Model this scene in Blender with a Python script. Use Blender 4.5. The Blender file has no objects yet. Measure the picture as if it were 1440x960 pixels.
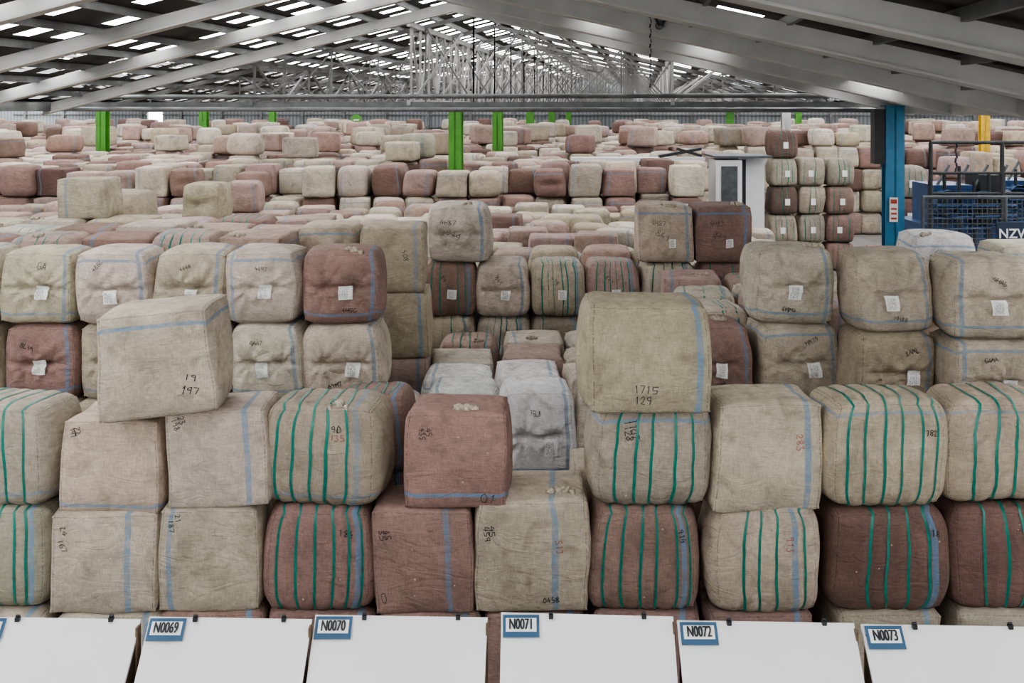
import bpy, math, numpy as np
from mathutils import Vector, Matrix
R = np.random.default_rng(11)
scene = bpy.context.scene
D = bpy.data

# ------------------------------------------------------------------ materials
def new_mat(name):
    m = D.materials.new(name); m.use_nodes = True
    nt = m.node_tree
    return m, nt, nt.nodes['Principled BSDF']
def simple(name, col, rough=.6, metal=0., noise=.25, nscale=6., bump=0.0):
    m, nt, b = new_mat(name)
    N, L = nt.nodes, nt.links
    tc = N.new('ShaderNodeTexCoord'); no = N.new('ShaderNodeTexNoise')
    no.inputs['Scale'].default_value = nscale; no.inputs['Detail'].default_value = 6
    L.new(tc.outputs['Object'], no.inputs['Vector'])
    mr = N.new('ShaderNodeMapRange')
    mr.inputs['From Min'].default_value = .3; mr.inputs['From Max'].default_value = .7
    mr.inputs['To Min'].default_value = 1-noise; mr.inputs['To Max'].default_value = 1+noise*.4
    L.new(no.outputs['Fac'], mr.inputs['Value'])
    mx = N.new('ShaderNodeVectorMath'); mx.operation = 'SCALE'
    mx.inputs[0].default_value = col
    L.new(mr.outputs[0], mx.inputs['Scale'])
    L.new(mx.outputs[0], b.inputs['Base Color'])
    b.inputs['Roughness'].default_value = rough; b.inputs['Metallic'].default_value = metal
    if bump:
        bp = N.new('ShaderNodeBump'); bp.inputs['Strength'].default_value = bump
        L.new(no.outputs['Fac'], bp.inputs['Height']); L.new(bp.outputs[0], b.inputs['Normal'])
    return m

def fabric():
    m, nt, b = new_mat('wool_pack_fabric')
    N, L = nt.nodes, nt.links
    def attr(n):
        a = N.new('ShaderNodeAttribute'); a.attribute_name = n; return a
    def math_(op, a, c=None, cl=False):
        q = N.new('ShaderNodeMath'); q.operation = op; q.use_clamp = cl
        for i, v in enumerate((a, c)):
            if v is None: continue
            if isinstance(v, (int, float)): q.inputs[i].default_value = v
            else: L.new(v, q.inputs[i])
        return q.outputs[0]
    lc, nz, ti, st = attr('lc'), attr('nz'), attr('tint'), attr('st')
    sl = N.new('ShaderNodeSeparateXYZ'); L.new(lc.outputs['Vector'], sl.inputs[0])
    ss = N.new('ShaderNodeSeparateXYZ'); L.new(st.outputs['Vector'], ss.inputs[0])
    def noise(scale, det=4, dist=0., vec=None):
        n = N.new('ShaderNodeTexNoise'); n.inputs['Scale'].default_value = scale
        n.inputs['Detail'].default_value = det; n.inputs['Distortion'].default_value = dist
        L.new(vec or nz.outputs['Vector'], n.inputs['Vector']); return n.outputs['Fac']
    def mr(v, a, c, d, e):
        q = N.new('ShaderNodeMapRange')
        for i, x in zip(('From Min', 'From Max', 'To Min', 'To Max'), (a, c, d, e)): q.inputs[i].default_value = x
        L.new(v, q.inputs['Value']); return q.outputs[0]
    big = noise(2.6, 5, .6); fine = noise(38, 3); mid = noise(9, 4, 1.2)
    sp = noise(16, 2, .3)
    mp1 = N.new('ShaderNodeMapping'); mp1.inputs['Scale'].default_value = (190, 190, 14); L.new(nz.outputs['Vector'], mp1.inputs[0])
    mp2 = N.new('ShaderNodeMapping'); mp2.inputs['Scale'].default_value = (14, 14, 190); L.new(nz.outputs['Vector'], mp2.inputs[0])
    w1 = noise(1, 2, 0, mp1.outputs[0]); w2 = noise(1, 2, 0, mp2.outputs[0])
    weave = math_('ADD', w1, w2)
    f = math_('MULTIPLY', mr(big, .3, .68, .80, 1.10), mr(mid, .3, .7, .90, 1.06))
    f = math_('MULTIPLY', f, mr(weave, .7, 1.3, .80, 1.18))
    f = math_('MULTIPLY', f, mr(fine, .3, .7, .93, 1.05))
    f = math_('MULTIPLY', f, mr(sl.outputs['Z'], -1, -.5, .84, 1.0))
    def line(c, p, hw):
        return math_('LESS_THAN', math_('ABSOLUTE', math_('SUBTRACT', c, p)), hw)
    ax = math_('ABSOLUTE', sl.outputs['X']); az = math_('ABSOLUTE', sl.outputs['Z'])
    seam = math_('MAXIMUM', line(ax, .955, .010), line(az, .965, .008))
    seam = math_('MULTIPLY', seam, mr(noise(60, 1), .42, .5, 0, .45))
    f = math_('MULTIPLY', f, math_('SUBTRACT', 1.0, seam))
    sc = N.new('ShaderNodeVectorMath'); sc.operation = 'SCALE'
    L.new(ti.outputs['Vector'], sc.inputs[0]); L.new(f, sc.inputs['Scale'])
    md = N.new('ShaderNodeMix'); md.data_type = 'RGBA'
    L.new(mr(noise(4.2, 6, 1.0), .53, .76, 0, .5), md.inputs[0])
    L.new(sc.outputs[0], md.inputs[6]); md.inputs[7].default_value = (.12, .10, .075, 1)
    s1 = line(sl.outputs['X'], ss.outputs['X'], .055); s2 = line(sl.outputs['Z'], ss.outputs['Y'], .04)
    s = math_('MAXIMUM', s1, s2)
    s = math_('MULTIPLY', s, mr(sp, .3, .6, .45, .85))
    s = math_('MULTIPLY', s, ss.outputs['Z'])
    mb = N.new('ShaderNodeMix'); mb.data_type = 'RGBA'
    L.new(s, mb.inputs[0]); L.new(md.outputs[2], mb.inputs[6]); mb.inputs[7].default_value = (.12, .24, .37, 1)
    L.new(mb.outputs[2], b.inputs['Base Color'])
    b.inputs['Roughness'].default_value = .82
    b.inputs['Specular IOR Level'].default_value = .25
    b1 = N.new('ShaderNodeBump'); b1.inputs['Strength'].default_value = .45; b1.inputs['Distance'].default_value = .004
    L.new(weave, b1.inputs['Height'])
    mp3 = N.new('ShaderNodeMapping'); mp3.inputs['Scale'].default_value = (2.4, 2.4, 5.5); mp3.inputs['Rotation'].default_value = (0, .5, 0)
    L.new(nz.outputs['Vector'], mp3.inputs[0])
    cre = noise(1, 3, 1.4, mp3.outputs[0])
    rid = math_('ABSOLUTE', math_('SUBTRACT', cre, .5))
    b2 = N.new('ShaderNodeBump'); b2.inputs['Strength'].default_value = .45; b2.inputs['Distance'].default_value = .07
    L.new(math_('ADD', math_('MINIMUM', rid, .10), math_('MULTIPLY', cre, .4)), b2.inputs['Height']); L.new(b1.outputs[0], b2.inputs['Normal'])
    L.new(b2.outputs[0], b.inputs['Normal'])
    return m
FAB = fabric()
STRAP = simple('green_strap', (.003, .19, .145), .35, 0, .3, 20)
INK = simple('marker_ink', (.02, .02, .022), .7, 0, .2)
RED = simple('red_ink', (.30, .10, .08), .7, 0, .2)
LABEL = simple('paper_label', (.82, .82, .80), .6, 0, .12, 30)
TUFT = simple('raw_wool', (.50, .44, .35), .95, 0, .35, 40, .5)
BM = [FAB, STRAP, INK, RED, LABEL, TUFT]

# ------------------------------------------------------------------ mesh accumulation
class MB:
    def __init__(s): s.p = []; s.n = 0
    def add(s, V, F, mat=0, lc=None, nz=None, tint=(0, 0, 0), st=(9, 9, 0)):
        V = np.asarray(V, float); F = np.asarray(F, int); n = len(V)
        z = np.zeros((n, 3))
        s.p.append((V, F + s.n, np.full(len(F), mat), z if lc is None else lc, V if nz is None else nz,
                    np.tile(np.array(tint, float), (n, 1)), np.tile(np.array(st, float), (n, 1))))
        s.n += n
    def build(s, name, mats, attrs=True, smooth=True):
        V, F, M, lc, nz, ti, st = [np.concatenate([q[i] for q in s.p]) for i in range(7)]
        me = D.meshes.new(name)
        me.vertices.add(len(V)); me.vertices.foreach_set('co', V.astype('f').ravel())
        me.loops.add(F.size); me.loops.foreach_set('vertex_index', F.astype('i').ravel())
        me.polygons.add(len(F)); me.polygons.foreach_set('loop_start', (np.arange(len(F))*4).astype('i'))
        me.polygons.foreach_set('material_index', M.astype('i'))
        me.polygons.foreach_set('use_smooth', np.full(len(F), smooth))
        me.update(calc_edges=True)
        if attrs:
            for nme, arr in (('lc', lc), ('nz', nz), ('tint', ti), ('st', st)):
                a = me.attributes.new(nme, 'FLOAT_VECTOR', 'POINT'); a.data.foreach_set('vector', arr.astype('f').ravel())
        for m in mats: me.materials.append(m)
        ob = D.objects.new(name, me); scene.collection.objects.link(ob)
        return ob

_gc = {}
def grid_cube(n):
    if n in _gc: return _gc[n]
    t = np.linspace(-1, 1, n+1); t = .55*t + .45*np.sin(t*math.pi/2)
    idx = {}; V = []; F = []
    def vid(i, j, k):
        if (i, j, k) not in idx: idx[(i, j, k)] = len(V); V.append((t[i], t[j], t[k]))
        return idx[(i, j, k)]
    for a in range(n):
        for c in range(n):
            F.append((vid(a, 0, c), vid(a+1, 0, c), vid(a+1, 0, c+1), vid(a, 0, c+1)))
            F.append((vid(a+1, n, c), vid(a, n, c), vid(a, n, c+1), vid(a+1, n, c+1)))
            F.append((vid(0, a+1, c), vid(0, a, c), vid(0, a, c+1), vid(0, a+1, c+1)))
            F.append((vid(n, a, c), vid(n, a+1, c), vid(n, a+1, c+1), vid(n, a, c+1)))
            F.append((vid(a, c, n), vid(a+1, c, n), vid(a+1, c+1, n), vid(a, c+1, n)))
            F.append((vid(a, c+1, 0), vid(a+1, c+1, 0), vid(a+1, c, 0), vid(a, c, 0)))
    _gc[n] = (np.array(V), np.array(F)); return _gc[n]

def make_shape(w, d, h, kind, rng, straps=()):
    ph = rng.uniform(0, 6.28, (3, 6)); fr = rng.normal(0, 1, (3, 6, 3))*np.array([1.0, 1.6, 2.4, 4.0, 6.5, 10.])[None, :, None]
    am = np.array([.026, .022, .016, .009, .006, .003])
    k = {'plain': 12, 'band': 6.5, 'pin': 6.5}[kind]
    b = {'plain': .06, 'band': .10, 'pin': .09}[kind]
    lean = rng.normal(0, .028, 2); px = rng.uniform(.25, .45); pa = rng.uniform(0, 6); sag = rng.uniform(.0, .05)
    def f(P):
        a = np.abs(P); r = (a**k).sum(1)**(-1/k); q = P*r[:, None]
        x, y, z = q.T
        X = x*(1+b*(1-z*z)*(1-.5*y*y)-sag*z)/(1+.6*b)
        Y = y*(1+b*(1-z*z)*(1-.5*x*x))/(1+.6*b)
        Z = z*(1+.02*(1-x*x)*(1-y*y))
        s = np.sort(a, 1); e = s[:, 1]**40; c = s[:, 0]**14
        g = 1+(.018*e+.05*c)*(1 if kind != 'band' else .4)
        X, Y, Z = X*g, Y*g, Z*(1+.02*c)
        dn = [(am*np.sin(P@fr[i].T+ph[i])).sum(1) for i in range(3)]
        X = X+dn[0]; Y = Y+dn[1]; Z = Z+dn[2]*.6
        if kind == 'band':
            for xs in straps:
                gr = np.exp(-((P[:, 0]-xs)/.06)**2)*.05
                Y = Y*(1-gr); Z = Z*(1-gr*.5)
        if kind == 'pin':
            fm = np.clip((-P[:, 1]-.6)/.4, 0, 1)*(1-a[:, 0]**8)*(1-a[:, 2]**8)
            u, v = P[:, 0], P[:, 2]
            dy = .18*np.exp(-(v/.045)**2)*(1-u*u)
            for sx in (-px, px):
                rr = np.hypot(u-sx, v)+1e-6; an = np.arctan2(v, u-sx)
                dy = dy+.16*np.exp(-(rr/.12)**2)+.10*np.sin(9*an+pa)*np.exp(-rr/.38)*np.minimum(rr*4, 1)
            Y = Y+dy*fm
        X = X+lean[0]*z; Y = Y+lean[1]*z
        return np.stack([X*w/2, Y*d/2, (Z+1)*h/2], 1)
    return f

GLY = {'0': [[(.2, 0), (.7, .1), (.8, .8), (.5, 1.3), (.1, 1), (0, .4), (.2, 0)]], '1': [[(.3, 1), (.55, 1.3), (.45, 0)]],
 '2': [[(0, 1), (.4, 1.3), (.75, 1), (.4, .5), (0, 0), (.8, .05)]], '3': [[(0, 1.2), (.6, 1.25), (.3, .7), (.7, .4), (.4, 0), (0, .1)]],
 '4': [[(.5, 1.3), (0, .5), (.8, .5)], [(.6, .9), (.5, 0)]], '5': [[(.75, 1.3), (.1, 1.25), (.1, .7), (.7, .6), (.6, .1), (0, 0)]],
 '6': [[(.6, 1.3), (.1, .6), (.2, 0), (.7, .1), (.6, .6), (.1, .5)]], '7': [[(0, 1.25), (.8, 1.3), (.3, 0)]],
 '8': [[(.4, .65), (.05, 1), (.4, 1.3), (.75, 1), (.4, .65), (0, .3), (.4, 0), (.8, .3), (.4, .65)]],
 '9': [[(.7, .8), (.2, .7), (.1, 1.1), (.6, 1.3), (.7, .8), (.6, 0)]], 'G': [[(.8, 1.2), (.3, 1.3), (0, .6), (.3, 0), (.8, .2), (.8, .6), (.4, .6)]],
 'A': [[(0, 0), (.4, 1.3), (.8, 0)], [(.15, .5), (.65, .5)]], 'M': [[(0, 0), (.1, 1.3), (.4, .5), (.75, 1.3), (.85, 0)]],
 'N': [[(0, 0), (.1, 1.3), (.6, 0), (.75, 1.3)]], 'L': [[(.1, 1.3), (0, 0), (.7, .05)]], 'E': [[(.7, 1.3), (0, 1.25), (0, 0), (.7, 0)], [(0, .7), (.5, .7)]],
 'H': [[(0, 0), (.05, 1.3)], [(.7, 0), (.75, 1.3)], [(0, .6), (.7, .7)]]}
def strokes(text, size, rng):
    out = []; cx = 0
    for ch in text:
        for s in GLY.get(ch, []):
            p = np.array(s, float)+rng.normal(0, .07, (len(s), 2)); p[:, 0] += cx
            q = [p[0]]
            for i in range(1, len(p)):
                for t in (.34, .67, 1): q.append(p[i-1]*(1-t)+p[i]*t)
            out.append(np.array(q)*size)
        cx += 1.0
    return out

def bale_parts(w, d, h, kind, rng, n, tint, st, straps=(), marks=(), label=None, tufts=0, toptuft=False):
    f = make_shape(w, d, h, kind, rng, straps); P, F = grid_cube(n)
    off = rng.uniform(-50, 50, 3); V = f(P); out = [(V, F, 0, P, V+off, tint, st)]
    if straps and kind == 'band':
        m = 12 if n > 12 else (6 if n > 5 else 3)
        t = np.linspace(-1, 1, m, endpoint=False)
        one = np.ones(m)
        loop = np.concatenate([np.stack([t, -one], 1), np.stack([one, t], 1), np.stack([-t, one], 1), np.stack([-one, -t], 1)])
        ml = len(loop)
        for xs in straps:
            hw = .024; jit = rng.normal(0, .02)
            A = np.array([(xs+s*hw+jit*ly, ly, lz) for ly, lz in loop for s in (-1, 1)])
            Q = f(A); cen = np.array([0, 0, h/2]); dv = (Q-cen)*np.array([0, 1, 1]); dv /= np.linalg.norm(dv, axis=1)[:, None]
            Q = Q+dv*.007
            FF = [(2*i, 2*((i+1) % ml), 2*((i+1) % ml)+1, 2*i+1) for i in range(ml)]
            out.append((Q, np.array(FF), 1, None, None, (0, 0, 0), (9, 9, 0)))
    for (txt, u, v, size, rot, mt) in marks:
        ca, sa = math.cos(rot), math.sin(rot); size = size*.58
        for s in strokes(txt, size, rng):
            dd = np.gradient(s, axis=0); dd /= (np.linalg.norm(dd, axis=1)[:, None]+1e-9)
            nn = np.stack([-dd[:, 1], dd[:, 0]], 1)*.007
            L_ = np.concatenate([s+nn, s-nn]); m = len(s)
            uv = np.stack([u+L_[:, 0]*ca-L_[:, 1]*sa, v+L_[:, 0]*sa+L_[:, 1]*ca], 1)
            Q = f(np.stack([uv[:, 0], -np.ones(len(uv)), uv[:, 1]], 1)); Q[:, 1] -= .005
            out.append((Q, np.array([(i, i+1, m+i+1, m+i) for i in range(m-1)]), mt, None, None, (0, 0, 0), (9, 9, 0)))
    if label:
        u0, v0, sw, sh = label; g = 5; ro = rng.normal(0, .08)
        gr = [((i/g-.5)*sw, (j/g-.5)*sh) for j in range(g+1) for i in range(g+1)]
        A = np.array([(u0+a*math.cos(ro)-c*math.sin(ro), -1, v0+a*math.sin(ro)+c*math.cos(ro)) for a, c in gr])
        Q = f(A); Q[:, 1] = Q[:, 1]*.5+Q[:, 1].min()*.5-.012
        out.append((Q, np.array([(j*(g+1)+i, j*(g+1)+i+1, (j+1)*(g+1)+i+1, (j+1)*(g+1)+i) for j in range(g) for i in range(g)]), 4, None, None, (0, 0, 0), (9, 9, 0)))
        yb = Q[:, 1].min()-.003
        for r_ in range(4):
            txt = ''.join(rng.choice(list('0123456789HEMLN'), 4))
            for s in strokes(txt, sw*.15, rng):
                dd = np.gradient(s, axis=0); dd /= (np.linalg.norm(dd, axis=1)[:, None]+1e-9)
                nn = np.stack([-dd[:, 1], dd[:, 0]], 1)*.0025
                L_ = np.concatenate([s+nn, s-nn]); m = len(s)
                A = np.stack([u0-sw*.36+L_[:, 0], -np.ones(2*m), v0+sh*(.20-.2*r_)+L_[:, 1]], 1)
                Q = f(A); Q[:, 1] = yb
                out.append((Q, np.array([(i, i+1, m+i+1, m+i) for i in range(m-1)]), 2, None, None, (0, 0, 0), (9, 9, 0)))
    sP, sF = grid_cube(3); sN = sP/np.linalg.norm(sP, axis=1)[:, None]
    for i in range(tufts):
        A = np.array([(rng.uniform(-.8, .8), -1, rng.uniform(-.8, .8))])
        c = f(A)[0]; out.append((c+sN*rng.uniform(.004, .009)*np.array([1, .8, 1]), sF, 5, None, None, (0, 0, 0), (9, 9, 0)))
    if toptuft:
        A0 = np.array([(rng.uniform(-.7, .7), rng.uniform(-.9, -.4), 1)])
        for i in range(12):
            A = A0.copy(); A[0, :2] = np.clip(A0[0, :2]+rng.normal(0, .07, 2)*np.array([1.6, .8]), -.95, .95); c = f(A)[0]; c[2] += .008
            nn = sN*(1+rng.normal(0, .3, (len(sN), 1)))
            out.append((c+nn*np.array([.022, .018, .022])*rng.uniform(.5, 1.4), sF, 5, None, None, (0, 0, 0), (9, 9, 0)))
    return out

CREAM = (.465, .400, .315); CREAM2 = (.41, .345, .26); PALE = (.54, .48, .395); WHITE = (.74, .72, .70)
PINK = (.41, .30, .262); ROSE = (.27, .176, .150); DARK = (.165, .104, .086); GREY = (.34, .295, .235)
def jit(c, rng, a=.06):
    return tuple(np.array(c)*(1+rng.normal(0, a))*(1+rng.normal(0, .018, 3)))
LV = .806
def rot_zy(V, yaw, roll):
    c, s = math.cos(yaw), math.sin(yaw)
    return V@np.array([[c, -s, 0], [s, c, 0], [0, 0, 1]]).T
def rand_straps(rng, k=None):
    k = k or rng.integers(4, 7)
    return tuple(np.linspace(-.62, .62, k)+rng.normal(0, .025, k))
def near_bale(x, y, lvl, kind='plain', tint=CREAM, w=.80, d=.70, h=.815, yaw=0., roll=0., st=(.72, 9, .85), straps=None, marks=(), label=None, n=22, tufts=2, top=False, z=None, name='wool_bale'):
    if kind == 'band' and straps is None: straps = rand_straps(R)
    mb = MB()
    for (V, F, m, lc, nz, ti, s) in bale_parts(w, d, h, kind, R, n, jit(tint, R, .04), st, straps or (), marks, label, tufts, top):
        mb.add(V, F, m, lc, nz, ti, s)
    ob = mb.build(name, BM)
    ob.location = (x, y+d/2, (LV*lvl if z is None else z)+.005)
    ob.rotation_euler = (0, roll, yaw+R.normal(0, .022))
    return ob
def filler(x, y, lvl, tint=None, w=.8, d=.7):
    near_bale(x, y, lvl, 'plain', tint or CREAM, w, d, n=8, tufts=0)

# ------------------------------------------------------------------ front row
Y0 = 7.62; DP = .58
A = [
 (-3.98, 1, 'band', GREY, .84, dict()),
 (-3.95, 2, 'band', GREY, .88, dict(h=.80, yaw=-.12, st=(9, -.75, .6), top=True)),
 (-3.13, 1, 'plain', CREAM, .84, dict(h=.77, st=(.48, 9, .8), marks=[('24', -.80, .75, .17, -1.2, 2), ('167', -.85, .5, .17, -1.2, 2)])),
 (-3.08, 2, 'plain', CREAM, .79, dict(h=.735, z=1.555, st=(9, -.82, .8), marks=[('22', -.75, .8, .16, -1.2, 2), ('197', -.85, .8, .14, -1.2, 2)])),
 (-2.33, 1, 'plain', CREAM, .77, dict(st=(-.74, 9, .85), marks=[('21', -.65, .9, .15, -1.3, 2), ('187', -.78, .8, .15, -1.4, 2)])),
 (-2.27, 2, 'plain', CREAM, .80, dict(st=(.62, 9, .8), marks=[('23', -.74, .85, .16, -1.2, 2), ('198', -.86, .8, .15, -1.2, 2)], yaw=.03)),
 (-1.49, 1, 'band', ROSE, .86, dict(straps=(-.72, -.4, -.08, .25, .55, .82), marks=[('184', .34, .5, .17, -.1, 2)])),
 (-1.46, 2, 'band', GREY, .94, dict(h=.80, straps=(-.72, -.42, -.12, .16, .45), st=(.66, -.78, .5), marks=[('90', .2, .5, .17, 0, 2), ('135', .18, .35, .15, 0, 3)], yaw=-.08, top=True)),
 (-.69, 1, 'plain', ROSE, .78, dict(st=(.5, 9, .7), marks=[('45', -.75, .6, .17, -1.3, 2), ('35', -.85, .6, .17, -1.3, 2), ('0', -.85, -.75, .24, 0, 2)])),
 (-.42, 2, 'plain', ROSE, .82, dict(h=.745, st=(9, -.70, .9), marks=[('45', -.60, .68, .16, -1.4, 2), ('435', -.72, .68, .15, -1.4, 2), ('01', .5, -.85, .24, 0, 2)], top=True)),
 (.15, 1, 'plain', CREAM, .90, dict(h=.88, d=.72, st=(.42, 9, .8), marks=[('45', -.75, .55, .16, -1.4, 2), ('459', -.85, .55, .16, -1.4, 2), ('0458', .2, -.8, .13, 0, 2), ('513', .42, .3, .14, -1.5, 3)], top=True)),
 (1.03, 1, 'band', ROSE, .87, dict(straps=(-.72, -.4, -.08, .25, .58, .84), marks=[('914', .6, .6, .16, -1.3, 2)])),
 (1.08, 2, 'band', GREY, .93, dict(h=.80, straps=(-.6, -.3, 0, .34, .7), st=(9, .72, .7), marks=[('1107', -.45, .75, .17, -1.4, 2), ('1128', -.55, .72, .17, -1.4, 2)])),
 (1.93, 1, 'band', CREAM, .86, dict(straps=(-.45, -.12, .2, .72), st=(.52, 9, .9), marks=[('913', .36, .5, .17, -1.5, 3)])),
 (1.96, 2, 'plain', CREAM, .86, dict(h=.86, z=1.57, st=(.72, 9, .9), marks=[('283', .5, .4, .17, -1.5, 3)], yaw=.03)),
 (2.90, 1, 'band', DARK, .95, dict(straps=(-.35, -.02, .3, .62), marks=[('18', .66, .5, .16, -.2, 2)])),
 (2.88, 2, 'band', CREAM2, .95, dict(h=.84, straps=(-.72, -.4, -.08, .25, .55, .83), marks=[('182', .57, .35, .14, 0, 2)], st=(9, .78, .6))),
 (3.85, 1, 'band', DARK, .92, dict(straps=(-.45, -.12, .2, .5, .8))),
 (3.80, 2, 'band', CREAM2, .93, dict(h=.82, straps=(-.5, -.15, .2, .55), st=(9, .8, .5))),
 (4.78, 1, 'band', CREAM2, .90, dict()), (4.76, 2, 'band', ROSE, .90, dict()),
 (-4.86, 1, 'plain', CREAM, .85, dict()), (-4.88, 2, 'plain', ROSE, .85, dict()),
]
for x, l, k, t, w, e in A:
    dd = dict(d=DP, n=30, tufts=4, h=.81 if l == 1 else .765); dd.update(e)
    near_bale(x, Y0+R.normal(0, .02), l, k, t, w, **dd)
for x in (-4.86, -3.98, -3.12, -2.3, -1.47, -.66, .18, 1.04, 1.93, 2.89, 3.84, 4.78): filler(x, Y0, 0, [CREAM, ROSE, GREY][int(abs(x)*7) % 3], .84, DP)
near_bale(-2.63, 7.42, 3, 'plain', CREAM, .90, .62, .82, yaw=.05, roll=-.10, st=(9, .72, .85), marks=[('19', .5, -.35, .17, -.2, 2), ('197', .42, -.58, .17, -.2, 2)], n=30, tufts=5, z=2.36)
near_bale(1.02, 7.48, 3, 'plain', CREAM2, .96, .62, .82, yaw=.02, roll=.02, st=(.80, 9, .85), marks=[('1715', -.32, -.60, .19, 0, 2), ('129', -.30, -.80, .19, 0, 2)], n=30, tufts=5, z=2.38)
for l in range(0, 3): near_bale(-1.20, 8.30, l, 'band', ROSE, .70, .6, .80 if l < 2 else .66, n=14, yaw=.03)
for l in range(0, 2):
    for x in (-4.2, -3.3, -2.4, .9, 2.0, 2.9, 3.8): near_bale(x, 8.42, l, 'plain', CREAM if x < 2 else ROSE, .82, .62, n=8, tufts=0)

# ------------------------------------------------------------------ second row
def pinned(x, y, l, t, w=.79, **k):
    vx = R.choice([.78, -.78, .8]); hz = R.choice([-.72, -.68, .75, 9])
    kw = dict(d=.70, st=(vx, hz, .75), label=(R.uniform(-.1, .35), R.uniform(-.22, -.05), .33, .36), n=34, tufts=0, top=R.random() < .35, h=.78 if l == 3 else .81,
              marks=[(''.join(R.choice(list('4879MHALG'), 4)), R.uniform(-.5, .2), R.choice([-.62, .45]), .15, R.normal(0, .3), 2)])
    kw.update(k); near_bale(x, y, l, 'pin', t, w, **kw)
for x, t3, t2 in ((-5.76, CREAM, CREAM), (-4.95, CREAM, ROSE), (-4.16, PALE, CREAM), (-3.37, CREAM, PINK), (-2.59, PALE, PALE), (-1.80, ROSE, PALE)):
    w = .86 if x > -2 else .80
    pinned(x, 10.35+R.normal(0, .03), 3, t3, w, roll=R.normal(0, .012), **(dict(marks=[('GA', 0, .5, .25, 0, 2)]) if -5 < x < -4.9 else {}))
    pinned(x+.02, 10.38, 2, t2, w)
    filler(x, 10.4, 1, CREAM); filler(x, 10.4, 0, ROSE)
for x, t, h, yy in ((-1.36, PALE, .8, 10.3), (-.55, WHITE, .84, 10.7), (.26, WHITE, .97, 10.25), (1.08, PALE, .9, 10.3), (1.9, CREAM, .8, 10.4)):
    pinned(x, yy, 1, t, .80, h=h, top=False); filler(x, yy, 0, WHITE)
for x, y, ts, w in ((2.14, 10.35, (None, ROSE), .74), (3.00, 10.35, (CREAM, CREAM), .88), (3.84, 9.95, (CREAM, CREAM2), .82), (4.70, 9.66, (CREAM, CREAM), .87), (5.62, 9.5, (CREAM, ROSE), .86)):
    if ts[0]: pinned(x-(.05 if w == .88 else 0), y, 3, ts[0], w, h=.80)
    pinned(x, y, 2, ts[1], w, yaw=.05)
    filler(x, y, 1, CREAM, w); filler(x, y, 0, CREAM, w)

# ------------------------------------------------------------------ rows between second and third row
def col(x, y, top, w=.8, kinds=('plain', 'pin', 'plain', 'band'), n=12, pal=None, d=.78, low=0):
    pal = pal or [CREAM, PALE, CREAM2, PINK, PALE, PINK, ROSE]
    for l in range(low, top+1):
        k = kinds[R.integers(len(kinds))]; t = pal[R.integers(len(pal))]
        near_bale(x+R.normal(0, .02), y+R.normal(0, .05), l, k, t, w, d, n=n if l >= top-1 else 6, tufts=0, h=(.815 if l < top else .775)+R.normal(0, .015),
                  st=(R.choice([.7, -.7, 9]), R.choice([9, 9, .7, -.7]), .7), top=(l == top and R.random() < .35), yaw=R.normal(0, .06))
for i, yy in enumerate((11.45, 12.3, 13.20)):
    for x in np.arange(-7.1, -2.6, .82):
        col(x+.1*i, yy, 3 if R.random() < .75 else 2, n=16)
    for x in np.arange(-.62, 1.7, .82):
        col(x+.04*i, yy, 1, pal=[PALE, PALE, WHITE, PINK], n=18)
    for x in np.arange(2.35, 7.2, .84):
        col(x+.05*i, yy, 2)
near_bale(-2.30, 12.2, 3, 'pin', CREAM, .82, .78, n=22, st=(9, .75, .8)); near_bale(-1.47, 12.1, 3, 'plain', CREAM2, .82, .78, n=18, h=.81, st=(.72, 9, .6), marks=[('408', .3, .3, .2, -1.4, 2)])
near_bale(-1.40, 12.1, 2, 'plain', CREAM2, .80, .78, n=18)
for l in (0, 1): near_bale(-1.42, 12.1, l, 'plain', PINK, .8, .78, n=10)
for l in (0, 1, 2): near_bale(-2.26, 12.2, l, 'plain', CREAM, .8, .78, n=10)
near_bale(-5.80, 13.4, 4, 'plain', CREAM, .70, .6, .55, n=16, st=(-.6, 9, .7), z=3.17)
near_bale(5.38, 12.3, 3, 'pin', WHITE, .80, .75, .70, n=22, marks=[('401404', -.3, .3, .2, 0, 2)], top=True, st=(9, .6, .8), z=2.41)
near_bale(6.45, 12.3, 3, 'pin', PALE, .80, .75, .58, n=22, st=(9, .6, .8), z=2.41)

# ------------------------------------------------------------------ third row
YD = 14.5
for x, t3, t2, t1 in ((-1.74, None, CREAM, ROSE), (-.92, PALE, ROSE, CREAM), (-.13, None, PALE, PALE), (.68, None, CREAM, GREY), (1.49, None, PINK, GREY), (2.30, CREAM, PALE, CREAM), (3.14, ROSE, ROSE, CREAM), (3.98, None, PINK, CREAM)):
    k2 = 'pin' if abs(x+.13) < .01 else 'band'
    near_bale(x, YD, 2, k2, t2, .79, .78, n=22, label=(0.1, -.15, .32, .34), tufts=0, marks=[('849', -.3, .45, .2, -.9, 2)])
    near_bale(x, YD, 1, 'band', t1, .79, .78, n=16, tufts=0, label=(0.1, -.15, .32, .34)); filler(x, YD, 0)
    if t3: near_bale(x+(.13 if x < 0 else -.05), YD-.05, 3, 'pin' if x < 0 else 'plain', t3, .93 if x < 0 else .82, .8, .84, n=22, st=(.75, .75 if x > 0 else 9, .85), label=(.2, -.3, .25, .3) if x > 0 else None,
                     marks=[('4H87', -.55, .35, .22, -.1, 2), ('849', -.4, .0, .28, -.5, 2)], top=True)

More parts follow.
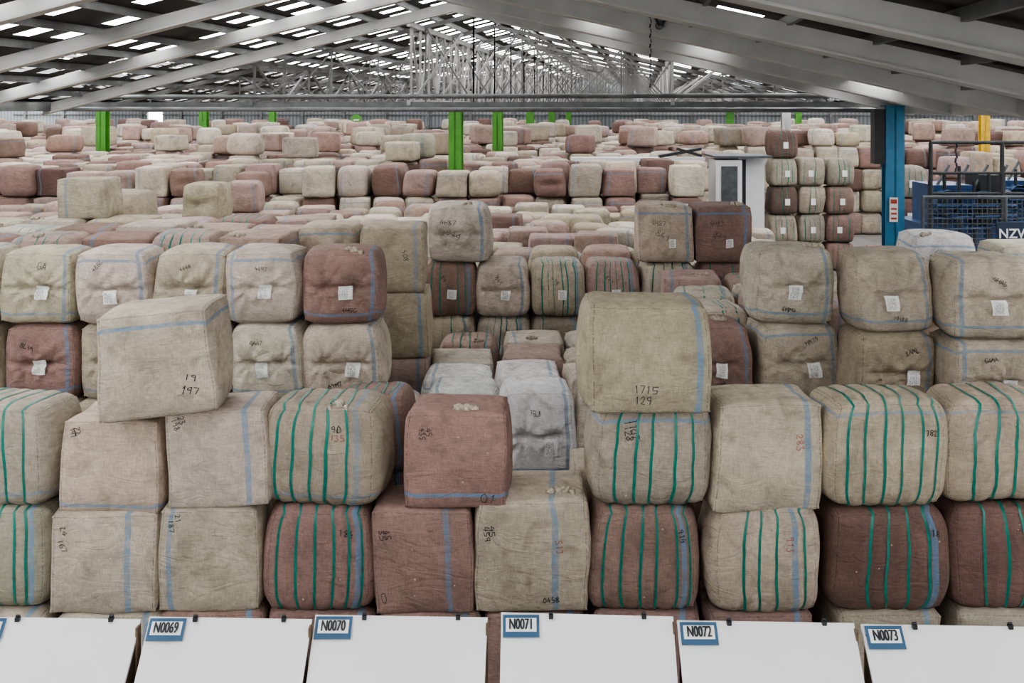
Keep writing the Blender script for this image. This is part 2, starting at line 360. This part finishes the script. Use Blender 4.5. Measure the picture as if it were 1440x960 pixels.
# ------------------------------------------------------------------ large far stacks (joined meshes)
GC = [(-1.48, 26.3), (-.49, 34.6), (.83, 45.6), (2.30, 57.6), (3.77, 66.5), (-14.26, 34.7), (-14.07, 45.5), (-13.9, 57.8), (10.0, 45.7), (16.6, 57.7)]
def field(name, y0, y1, xr, topf, pal, n, straps=False, hole=None, miss=.08):
    mb = MB(); y = y0; first = True
    while y < y1:
        sh = R.uniform(0, .8); x = xr(y)[0]+sh
        while x < xr(y)[1]:
            if (hole and hole(x, y)) or any(abs(x-a) < .62 and abs(y+.4-b) < .7 for a, b in GC): x += .84; continue
            top = topf(x, y)
            if R.random() < miss: top -= 1
            for l in range(0, top+1):
                if l < top-1 and not first and n <= 5: continue
                k = ('plain', 'plain', 'pin', 'band')[R.integers(4)]
                t = jit(pal[R.integers(len(pal))], R, .12)
                ss = rand_straps(R, 5) if (k == 'band' and straps) else ()
                stt = (R.choice([.7, -.7, 9, 9]), R.choice([9, 9, .7]), .6)
                loose = (l >= 4)
                yw = R.normal(0, .3 if loose else .07)
                w_, h_ = (.79, .80) if not loose else (R.uniform(.8, 1.05), R.uniform(.5, .75))
                if l == top and not loose: h_ = R.uniform(.62, .86)
                jx, jy = R.normal(0, .025), R.normal(0, .09)+(R.uniform(-.2, .3) if loose else 0)
                for (V, F, m, lc, nz, ti, s) in bale_parts(w_, .82, h_, k, R, n, t, stt, ss):
                    mb.add(rot_zy(V, yw, 0)+np.array([x+jx, y+jy+.4, l*LV+.005]), F, m, lc, nz, ti, s)
            x += .835+max(0, R.normal(0, .03))
        y += .97; first = False
    return mb.build(name, BM)
P1 = [CREAM, PALE, PALE, PINK, PINK, ROSE, CREAM2]
P2 = [PINK, ROSE, ROSE, CREAM, PALE, DARK, CREAM]
P3 = [PALE, PALE, CREAM, PINK, ROSE, CREAM2, PALE, ROSE, DARK, PINK]
field('wool_bale_stack', 15.5, 23.8, lambda y: (-.55*y-2, 4.6), lambda x, y: 3 if R.random() < .02 and x < 0 else 2, P1, 10, False, None, .03)
def xr_far(y): return (-.56*y-3, .56*y+3)
field('wool_bale_stack', 24.9, 27.0, xr_far, lambda x, y: 3, P2, 10, False, lambda x, y: x > 5.0, .04)
field('wool_bale_stack', 27.0, 33.5, xr_far, lambda x, y: 4 if R.random() < .12 else 3, P3, 7, False, lambda x, y: (x > 1.4 and y < 30.2) or (x > 5.2 and (y < 31 or x < 14)))
field('wool_bale_stack', 36.5, 44, xr_far, lambda x, y: 4 if R.random() < (.30 if x > 8 else .17) else 3, P3, 5)
field('wool_bale_stack', 47.5, 56, xr_far, lambda x, y: 4 if R.random() < .14 else 3, P3, 4)
field('wool_bale_stack', 59.5, 65, lambda y: (-38, 36), lambda x, y: 4 if R.random() < .12 else 3, P3, 4)
mb = MB()
for (x, y, top) in ((7.75, 28.3, 4), (8.58, 28.4, 3), (9.40, 28.4, 3), (9.9, 24.6, 3), (10.9, 27.1, 2)):
    for l in range(top+1):
        for (V, F, m, lc, nz, ti, s) in bale_parts(.78, .8, .80, 'band', R, 12, jit([ROSE, PINK, GREY, DARK][R.integers(4)], R), (9, 9, 0), rand_straps(R, 4)):
            mb.add(V+np.array([x, y+.4, l*LV+.005]), F, m, lc, nz, ti, s)
        c = np.array([x+R.uniform(-.1, .1), y-.05, l*LV+.38]); mb.add(c+np.array([(-.07, 0, -.09), (.07, 0, -.09), (.07, 0, .09), (-.07, 0, .09)]), [(0, 1, 2, 3)], 4)
mb.build('wool_bale_stack', BM)

# ------------------------------------------------------------------ building frame
TH = math.atan(.128); ca, sa = math.cos(TH), math.sin(TH)
def B(u, v, z): return np.array([u*ca+v*sa, -u*sa+v*ca, z])
def Bi(x, y): return (x*ca-y*sa, x*sa+y*ca)
def Bv(P): P = np.atleast_2d(P); return np.stack([P[:, 0]*ca+P[:, 1]*sa, -P[:, 0]*sa+P[:, 1]*ca, P[:, 2]], 1)
BOXF = np.array([(0, 1, 3, 2), (4, 6, 7, 5), (0, 4, 5, 1), (2, 3, 7, 6), (0, 2, 6, 4), (1, 5, 7, 3)])
def box(mb, lo, hi, mat=0, fr=False):
    V = np.array([(x, y, z) for x in (lo[0], hi[0]) for y in (lo[1], hi[1]) for z in (lo[2], hi[2])], float)
    if fr: V = Bv(V)
    mb.add(V, BOXF, mat)
def bar(mb, p, q, w, h=None, mat=0):
    p = np.array(p, float); q = np.array(q, float); h = h or w
    d = (q-p)/np.linalg.norm(q-p); up = np.array([0, 0, 1.]) if abs(d[2]) < .95 else np.array([0, 1., 0])
    s = np.cross(d, up); s /= np.linalg.norm(s); t = np.cross(s, d)
    V = np.array([e+s*a*w/2+t*c*h/2 for e in (p, q) for a in (-1, 1) for c in (-1, 1)])
    mb.add(V, BOXF, mat)
def rod(mb, p, q, r, mat=0, k=10):
    p = np.array(p, float); q = np.array(q, float); d = (q-p)/np.linalg.norm(q-p)
    up = np.array([0, 0, 1.]) if abs(d[2]) < .95 else np.array([0, 1., 0])
    s = np.cross(d, up); s /= np.linalg.norm(s); t = np.cross(s, d)
    V = [e+(s*math.cos(a)+t*math.sin(a))*r for e in (p, q) for a in np.arange(k)*2*math.pi/k]
    F = [(i, (i+1) % k, k+(i+1) % k, k+i) for i in range(k)]
    mb.add(V, F, mat)

STEEL = simple('painted_white_steel', (.45, .45, .43), .5, 0, .15, 3)
STEEL2 = simple('aged_truss_steel', (.14, .14, .135), .5, 0, .3, 3)
STEEL3 = simple('bracing_steel', (.36, .36, .35), .5, 0, .3, 3)
GALV = simple('galvanised_steel', (.14, .145, .145), .45, .3, .3, 5)
ROOFM = simple('roof_sheet', (.035, .035, .035), .7, .1, .3, 4)
ROOFR = simple('roof_lining', (.06, .057, .054), .7, .1, .3, 4)
CONC = simple('concrete', (.20, .19, .18), .8, 0, .3, 2)
GREEN = simple('green_paint', (.07, .27, .03), .5, 0, .15)
BLUE = simple('blue_paint', (.025, .17, .31), .45, 0, .2)
YEL = simple('yellow_paint', (.6, .38, .03), .5)
DKM = simple('dark_metal', (.03, .032, .035), .5, .3, .3)
WIRE = simple('fence_wire', (.09, .10, .11), .5, .3, .3)
WHB = simple('white_board', (.64, .64, .635), .45, 0, .08, 1.5)
PLY = simple('plywood_edge', (.14, .09, .055), .7, 0, .4, 12)
SIGNB = simple('sign_blue', (.015, .07, .14), .5, 0, .1)
BANB = simple('banner_blue', (.008, .022, .045), .6, 0, .1)
SIGNW = simple('sign_white', (.68, .68, .68), .5, 0, .05)
MBLU = simple('machine_blue', (.012, .055, .15), .4, 0, .3)
ORNG = simple('orange_red_paint', (.45, .06, .03), .5)
def wall_mat():
    m, nt, b = new_mat('corrugated_wall'); N, L = nt.nodes, nt.links
    tc = N.new('ShaderNodeTexCoord'); w = N.new('ShaderNodeTexWave'); w.inputs['Scale'].default_value = 1.2; w.bands_direction = 'X'
    L.new(tc.outputs['Object'], w.inputs[0])
    r = N.new('ShaderNodeValToRGB'); r.color_ramp.elements[0].color = (.10, .11, .12, 1); r.color_ramp.elements[1].color = (.19, .21, .22, 1)
    L.new(w.outputs['Fac'], r.inputs[0]); L.new(r.outputs[0], b.inputs['Base Color']); b.inputs['Roughness'].default_value = .6
    return m
WALLM = wall_mat()

UR = -3.28; HS = 7.8; ZE = 4.80; SL = .245; V0, V1 = -14.0, 70.0
for bay in (-2, -1, 0, 1, 2):
    NS = 10 if bay == 0 else 8; dv = .72 if bay == 0 else 1.05; rs = HS/NS
    mb = MB(); uc = UR+bay*2*HS
    for side in (-1, 1):
        for j in range(NS):
            for i in range(int((V1-V0)/dv)):
                va = V0+i*dv
                sky = R.random() < .90
                right_near = (side == 1 and 4 < va < 17 and bay == 0)
                if right_near: sky = (j in (3, 5, 8) and i % 3 == 0)
                def pt(t, v):
                    s = (j+t)*rs
                    return (uc+side*s, v, ZE+(HS-s)*SL)
                mt = 1 if right_near else 0
                def q(t0, t1, a, b_):
                    mb.add(Bv(np.array([pt(t0, va+a), pt(t1, va+a), pt(t1, va+b_), pt(t0, va+b_)])), [(0, 1, 2, 3)], mt)
                if not sky: q(0, 1, 0, dv)
                else:
                    o0 = R.uniform(.12, .25); o1 = R.uniform(.70, .82)
                    wdt = .46*dv
                    q(0, 1, 0, dv-wdt); q(0, o0, dv-wdt, dv); q(o1, 1, dv-wdt, dv)
    mb.build('roof', [ROOFM, ROOFR], False, False)
NS = 8; rs = HS/NS
mb = MB()
for side in (-1, 1):
    for j in range(11):
        s = j*HS/10; p = B(UR+side*s, V0, ZE+(HS-s)*SL-.05); q_ = B(UR+side*s, V1, ZE+(HS-s)*SL-.05)
        bar(mb, p, q_, .05, .10)
mb.build('roof_purlins', [GALV], False, False)
for v in np.arange(17.4, 4, -2.55):
    mb = MB()
    for side in (-1, 1):
        p = B(UR, v, ZE+HS*SL-.22); q_ = B(UR+side*HS, v, ZE-.14)
        wid = .26 if side == 1 else .10
        bar(mb, p, q_, wid, .18 if side == 1 else .15)
        bar(mb, p-np.array([0, 0, .10]), q_-np.array([0, 0, .10]), wid+.08, .025)
    mb.build('roof_rafter', [STEEL], False, False)
for v in np.arange(19.6, 68, 2.9):
    mb = MB()
    for side in (-1, 1):
        bar(mb, B(UR, v, ZE+HS*SL-.18), B(UR+side*HS, v, ZE-.10), .06, .08)
        for j in range(8):
            s0 = j*rs; s1 = (j+1)*rs
            t0 = B(UR+side*s0, v, ZE+(HS-s0)*SL-.18); b0 = B(UR+side*s0, v, ZE-.05)
            b1 = B(UR+side*s1, v, ZE-.05)
            bar(mb, t0, b0, .030)
            if j < 7: bar(mb, t0 if j % 2 else b0, b1 if j % 2 else B(UR+side*s1, v, ZE+(HS-s1)*SL-.18), .030)
    bar(mb, B(UR-HS, v, ZE-.05), B(UR+HS, v, ZE-.05), .06, .07)
    mb.build('roof_truss', [STEEL2], False, False)
for uu, tall, vs, mt in ((-4.3, ZE+(HS-1.02)*SL-.2, .8, STEEL3), (-7.4, ZE+(HS-4.1)*SL-.15, 1.6, STEEL2), (.6, ZE+(HS-3.9)*SL-.15, 2.0, STEEL3)):
    mb = MB(); v = 18.5; k = 0
    while v < 66:
        bar(mb, B(uu, v, ZE-.03), B(uu, v+.02, tall), .045)
        bar(mb, B(uu, v, ZE-.03 if k % 2 else tall), B(uu, v+vs, tall if k % 2 else ZE-.03), .045)
        if k % 3 == 0: bar(mb, B(uu, v, ZE-.03), B(uu+.9, v+.5, tall-.15), .04)
        v += vs; k += 1
    bar(mb, B(uu, 18.3, ZE-.02), B(uu, 68, ZE-.02), .07, .1); bar(mb, B(uu, 18.3, tall), B(uu, 68, tall), .07, .1)
    mb.build('roof_lattice_bracing', [mt], False, False)
mb = MB()
rod(mb, B(-22, 18.3, 4.88), B(3.9, 18.3, 4.90), .045); rod(mb, B(-22, 18.1, 4.66), B(4.2, 18.1, 4.64), .045)
bar(mb, B(-24, 18.4, 4.74), B(4.2, 18.4, 4.74), .10, .10)
mb.build('tie_beam', [GALV], False, False)
mb = MB()
bar(mb, B(UR+HS, 2, ZE-.1), B(UR+HS, 69, ZE-.1), .35, .22); mb.build('gutter_beam', [STEEL], False, False)
mb = MB()
bar(mb, B(UR-HS, 2, ZE-.1), B(UR-HS, 69, ZE-.1), .35, .16); mb.build('gutter_beam', [GALV], False, False)

def column(u, v, w, mat, ztop=4.72, base=0):
    mb = MB(); t = w*.12
    box(mb, (u-w/2, v-w/2, base), (u+w/2, v-w/2+t, ztop), 0, True); box(mb, (u-w/2, v+w/2-t, base), (u+w/2, v+w/2, ztop), 0, True)
    box(mb, (u-t/2, v-w/2, base), (u+t/2, v+w/2, ztop), 0, True)
    box(mb, (u-w*.8, v-w*.8, base), (u+w*.8, v+w*.8, base+.03), 0, True)
    box(mb, (u-w*.7, v-w*.7, ztop-.02), (u+w*.7, v+w*.7, ztop), 0, True)
    return mb.build('steel_column', [mat], False, False)
for (x, y) in GC:
    u, v = Bi(x, y); column(u, v, .34, GREEN)
column(*Bi(9.6, 34.9), .30, STEEL); column(*Bi(16.6, 35.0), .3, YEL)
vb = 17.3; col_u = 4.20
column(col_u, vb, .30, BLUE)
e = D.objects.new('column_service_box', None); scene.collection.objects.link(e)
mb = MB(); box(mb, (col_u-.34, vb-.2, 3.75), (col_u-.18, vb+.1, 4.66), 0, True); o = mb.build('switch_cabinet', [DKM], False, False); o.parent = e
mb = MB(); box(mb, (col_u-.10, vb-.20, 2.80), (col_u+.03, vb-.165, 3.2), 0, True); box(mb, (col_u-.085, vb-.205, 3.10), (col_u+.015, vb-.2, 3.17), 1, True)
for zz in (2.84, 2.92, 3.0): box(mb, (col_u-.08, vb-.205, zz), (col_u+.01, vb-.2, zz+.03), 1, True)
o = mb.build('warning_sign', [SIGNW, ORNG], False, False); o.parent = e
mb = MB(); box(mb, (col_u-.45, vb-.3, 2.15), (col_u-.22, vb-.1, 2.4), 0, True); box(mb, (col_u-.38, vb-.26, 0), (col_u-.28, vb-.14, 2.2), 0, True); mb.build('orange_control_post', [ORNG], False, False)

def slab(name, lo, hi, mat):
    mb = MB(); box(mb, lo, hi, 0, True); return mb.build(name, [mat], False, False)
slab('floor', (-50, -16, -.2), (48, 76, 0), CONC)
dl, dr = -36.3, -35.1
slab('wall_back', (-50, 70, 0), (dl, 70.2, 6.8), WALLM); slab('wall_back', (dr, 70, 0), (48, 70.2, 6.8), WALLM); slab('wall_back', (dl, 70, 4.3), (dr, 70.2, 6.8), WALLM)
slab('wall_left', (-50.2, -14, 0), (-50, 70, 6.8), WALLM); slab('wall_right', (48, -14, 0), (48.2, 70, 6.8), WALLM)
for a, b_ in ((-50, -14), (-9, 3), (8, 48)): slab('unseen_wall_front', (a, -14.2, 0), (b_, -14, 6.8), WALLM)  # unseen wall behind the camera, added with door gaps to limit frontal light
mb = MB()
for u in np.arange(-46, 47, 3.1): box(mb, (u-.08, 69.8, 0), (u+.08, 69.98, 4.7), 0, True)
for z in (3.2, 4.1): box(mb, (-47, 69.85, z), (dl, 69.97, z+.08), 0, True); box(mb, (dr, 69.85, z), (47, 69.97, z+.08), 0, True)
mb.build('wall_girts', [GALV], False, False)
mb = MB(); ctr = B(-20.2, 69.6, 3.75); kk = 20
V = [ctr+np.array([math.cos(a)*.40, y_, math.sin(a)*.40]) for y_ in (0, .05) for a in np.arange(kk)*2*math.pi/kk]
mb.add(V, [(i, (i+1) % kk, kk+(i+1) % kk, kk+i) for i in range(kk)])
V = [ctr+np.array([math.cos(a)*.40, 0, math.sin(a)*.40]) for a in np.arange(kk)*2*math.pi/kk]
mb.add(V, [(i, i+1, kk-2-i, kk-1-i) for i in range(kk//2-1)]); bar(mb, ctr+np.array([0, .1, .3]), ctr+np.array([0, .1, 1.0]), .03)
bar(mb, ctr+np.array([-.2, -.02, 0]), ctr+np.array([.2, -.02, 0]), .02, .1, 1)
mb.build('round_green_sign', [GREEN, SIGNW], False, False)

# ------------------------------------------------------------------ machinery area on the right
def fence(x0, y0, x1, y1, z0, z1, name='mesh_fence'):
    mb = MB(); p0 = np.array([x0, y0, 0.]); p1 = np.array([x1, y1, 0.]); Ln = np.linalg.norm(p1-p0)
    k = int(Ln/1.4)+1
    for i in range(k+1):
        p = p0+(p1-p0)*i/k; rod(mb, p, p+np.array([0, 0, z1]), .03)
    for z in (z0, z1): rod(mb, p0+np.array([0, 0, z]), p1+np.array([0, 0, z]), .025)
    m = int(Ln/.08)
    for i in range(m+1):
        p = p0+(p1-p0)*i/m; bar(mb, p+np.array([0, 0, z0]), p+np.array([0, 0, z1]), .010)
    for z in np.arange(z0, z1, .08): bar(mb, p0+np.array([0, 0, z]), p1+np.array([0, 0, z]), .010)
    return mb.build(name, [WIRE], False, False)
fence(6.6, 16.0, 10.6, 16.0, .1, 3.25)
banner = D.objects.new('fence_banner', None); scene.collection.objects.link(banner)
mb = MB(); box(mb, (7.74, 15.88, 2.45), (9.6, 15.92, 2.86)); o = mb.build('banner_sheet', [BANB], False, False); o.parent = banner
def text(body, size, loc, mat, parent=None, rot=(math.pi/2, 0, 0), name='lettering', bold=0.0):
    cu = D.curves.new(name, 'FONT'); cu.body = body; cu.size = size; cu.align_x = 'CENTER'; cu.align_y = 'CENTER'; cu.extrude = .0008; cu.offset = bold
    cu.materials.append(mat); ob = D.objects.new(name, cu); scene.collection.objects.link(ob); ob.location = loc; ob.rotation_euler = rot; ob.parent = parent; return ob
text('NZWTA', .21, (8.15, 15.87, 2.67), SIGNW, banner, bold=.004)
def machine(x, y, name):
    mb = MB()
    box(mb, (x-.9, y, 0), (x+.9, y+1.6, 2.3), 0); box(mb, (x-.7, y+.1, 2.3), (x+.1, y+1.2, 3.1), 0); box(mb, (x+.3, y+.2, 2.3), (x+.7, y+.9, 3.3), 1)
    for i in range(6): rod(mb, (x-.85+.3*i, y-.05, 1.7), (x-.85+.3*i, y-.05, 3.2+.15*(i % 3)), .035, 1)
    for i in range(4): rod(mb, (x-.8, y-.1, 2.2+.25*i), (x+.9, y-.1, 2.3+.2*i), .03, 0)
    rod(mb, (x+.3, y-.2, 2.65), (x+.3, y+.1, 2.65), .34, 0, 18); rod(mb, (x-.5, y-.2, 2.75), (x-.5, y+.1, 2.75), .27, 0, 18)
    for i in range(4): rod(mb, (x-.6+.4*i, y+.3, 3.0), (x-.3+.4*i, y+.3, 3.5), .03, 2)
    return mb.build(name, [MBLU, DKM, WIRE], False, False)
machine(9.3, 20.2, 'wool_press_machine'); machine(11.4, 21.5, 'wool_press_machine')
mb = MB()
for x in (8.2, 9.6, 11.0):
    rod(mb, (x, 19.5, 0), (x, 19.5, 4.0), .04); rod(mb, (x, 19.5, 4.0), (x+1.4, 19.5, 4.0), .035)
    for s in range(6): rod(mb, (x+.5, 19.5, 4.0-.1*s), (x+.5+.02*(-1)**s, 19.5, 3.9-.1*s), .02)
rod(mb, (8.2, 19.5, 3.4), (12.4, 19.5, 3.4), .03); rod(mb, (8.2, 19.5, 3.0), (12.4, 19.5, 3.0), .03)
mb.build('hoist_frame', [DKM], False, False)
mb = MB()
box(mb, (6.40, 28.2, 0), (7.15, 29.0, 3.28), 0); box(mb, (6.42, 28.18, 1.8), (6.62, 28.2, 3.2), 1); box(mb, (5.65, 27.6, 0), (6.38, 28.6, 3.22), 0)
box(mb, (5.8, 27.57, 1.9), (6.25, 27.6, 3.05), 2); box(mb, (5.6, 27.5, 3.28), (7.2, 29.1, 3.34), 2)
mb.build('white_storage_cabinet', [SIGNW, DKM, WIRE], False, False)
mb = MB()
for x in np.arange(1.9, 5.5, .9): rod(mb, (x, 28.6, 0), (x, 28.6, 3.2), .04)
bar(mb, (1.7, 28.6, 3.2), (5.5, 28.6, 3.2), .5, .10, 1); bar(mb, (1.7, 28.5, 3.0), (5.5, 28.5, 3.0), .1, .05, 1)
bar(mb, (4.2, 28.5, 3.28), (5.4, 28.5, 3.5), .3, .08, 0); bar(mb, (4.7, 28.4, 3.5), (5.4, 28.4, 3.3), .12, .08, 0)
mb.build('bale_conveyor', [DKM, SIGNW], False, False)
mb = MB(); hx, hy, hz = 1.80, 12.0, .26
box(mb, (hx-.16, hy-.1, 5.72+hz), (hx+.16, hy+.1, 5.84+hz)); rod(mb, (hx-.1, hy-.12, 5.66+hz), (hx-.1, hy+.12, 5.66+hz), .09, 0, 14); rod(mb, (hx+.1, hy-.12, 5.66+hz), (hx+.1, hy+.12, 5.66+hz), .09, 0, 14)
bar(mb, (hx-.12, hy, 5.6+hz), (hx-.02, hy, 5.42+hz), .03); bar(mb, (hx+.12, hy, 5.6+hz), (hx, hy, 5.42+hz), .03); rod(mb, (hx, hy, 5.84+hz), (hx, hy, 6.2), .02)
rod(mb, (hx-.02, hy-.04, 5.42+hz), (hx-.02, hy+.04, 5.42+hz), .05, 0, 12)
for i in range(16):
    bar(mb, (hx-.13, hy, 5.62+hz-.06*i), (hx-.13+.01*(-1)**i, hy, 5.57+hz-.06*i), .018 if i % 2 else .01)
mb.build('chain_hoist', [DKM], False, False)

# ------------------------------------------------------------------ sample display bins along the bottom
bins = [(-2.99, -2.04, 'N0068', 5.50), (-2.00, -1.10, 'N0069', 5.50), (-1.09, -.135, 'N0070', 5.52), (-.06, .89, 'N0071', 5.53), (.905, 1.865, 'N0072', 5.46), (1.90, 2.86, 'N0073', 5.42), (2.89, 3.85, 'N0074', 5.40)]
for k, (xa, xb, code, yt) in enumerate(bins):
    e = D.objects.new('sample_display_bin', None); scene.collection.objects.link(e); zt = 1.885
    ang = math.radians(47); Ln = .95
    dy, dz = -math.cos(ang)*Ln, -math.sin(ang)*Ln
    mb = MB(); sk = .03
    th = .018
    nrm = np.array([0, math.sin(ang), -math.cos(ang)])*th
    T = [np.array([xa, yt, zt+.008*(k == 3)]), np.array([xb, yt-.03, zt])]
    Bt = [np.array([xa-.01, yt+dy, zt+dz]), np.array([xb-sk, yt+dy, zt+dz])]
    V = [T[0], T[1], Bt[1], Bt[0]]; V = V+[q+nrm for q in V]
    mb.add(V, [(0, 3, 2, 1), (4, 5, 6, 7), (0, 1, 5, 4), (1, 2, 6, 5), (2, 3, 7, 6), (3, 0, 4, 7)])
    o = mb.build('sloping_board', [WHB], False, False); o.parent = e
    mb = MB()
    for xs in (xa+.012, xb-.035):
        P_ = [(xs, yt-.02, zt-.04), (xs, yt+dy, zt+dz-.02), (xs, yt+dy, .9), (xs, yt-.02, .9)]
        V = [np.array(p) for p in P_]+[np.array(p)+np.array([.012, 0, 0]) for p in P_]
        mb.add(V, [(0, 1, 2, 3), (7, 6, 5, 4), (0, 4, 5, 1), (1, 5, 6, 2), (2, 6, 7, 3), (3, 7, 4, 0)])
    box(mb, (xa+.01, yt-.04, .9), (xb-.03, yt-.02, zt-.04)); box(mb, (xa+.01, yt+dy, .88), (xb-.03, yt-.02, .9))
    box(mb, (xb-.008, yt-.09, zt-.5), (xb+.004, yt-.035, zt-.02))
    o = mb.build('plywood_sides', [PLY], False, False); o.parent = e
    mb = MB()
    for lx in (xa+.03, xb-.07):
        for ly in (yt-.06, yt+dy+.03): box(mb, (lx, ly, 0), (lx+.04, ly+.04, .9))
    o = mb.build('stand_legs', [GALV], False, False); o.parent = e
    px0 = xa+.01
    ey = np.array([0, -math.cos(ang), -math.sin(ang)]); nn = np.array([0, -math.sin(ang), math.cos(ang)])
    org = np.array([px0, yt-.002, zt+.004*(k == 3)])
    def plate(x0, x1, a, b_, lift, mat, nm):
        m2 = MB(); V = [org+np.array([x0, 0, 0])+ey*a+nn*lift, org+np.array([x1, 0, 0])+ey*a+nn*lift, org+np.array([x1, 0, 0])+ey*b_+nn*lift, org+np.array([x0, 0, 0])+ey*b_+nn*lift]
        V = V+[v-nn*.003 for v in V]
        m2.add(V, [(0, 3, 2, 1), (4, 5, 6, 7), (0, 1, 5, 4), (1, 2, 6, 5), (2, 3, 7, 6), (3, 0, 4, 7)]); o = m2.build(nm, [mat], False, False); o.parent = e
    sd = .012
    plate(0, .20, sd, sd+.115, .016, SIGNB, 'number_plate_border'); plate(.016, .184, sd+.018, sd+.086, .019, SIGNW, 'number_plate')
    for q_, dx in enumerate((-.0022, -.0007, .0008, .0023)):
        c = org+np.array([.100+dx, 0, 0])+ey*(sd+.052)+nn*(.0235+.0004*q_)
        t_ = text(code, .078, c, INK, e, rot=(ang, 0, 0), name='number_lettering'); t_.scale = (.62, 1, 1)
    mb = MB()
    for fx in (.29, .83):
        xx = xa+(xb-xa)*fx
        box(mb, (xx-.012, yt-.045, zt-.008), (xx+.012, yt-.02, zt+.014)); rod(mb, (xx-.010, yt-.03, zt+.02), (xx+.010, yt-.03, zt+.02), .007)
    o = mb.build('bulldog_clips', [DKM], False, False); o.parent = e

# ------------------------------------------------------------------ world, camera
w = D.worlds.new('overcast_sky'); scene.world = w; w.use_nodes = True
bg = w.node_tree.nodes['Background']; bg.inputs[0].default_value = (.98, .985, .99, 1); bg.inputs[1].default_value = 9.4
try: scene.view_settings.look = 'AgX - Medium High Contrast'
except Exception as ex: print(ex)
cam = D.cameras.new('camera'); cam.lens = 35; cam.sensor_width = 36; cam.shift_y = -(480-150)/1440; cam.clip_end = 300
co = D.objects.new('camera', cam); scene.collection.objects.link(co); co.location = (0, 0, 4.7); co.rotation_euler = (math.pi/2, 0, 0)
scene.camera = co
print('objects', len(D.objects))
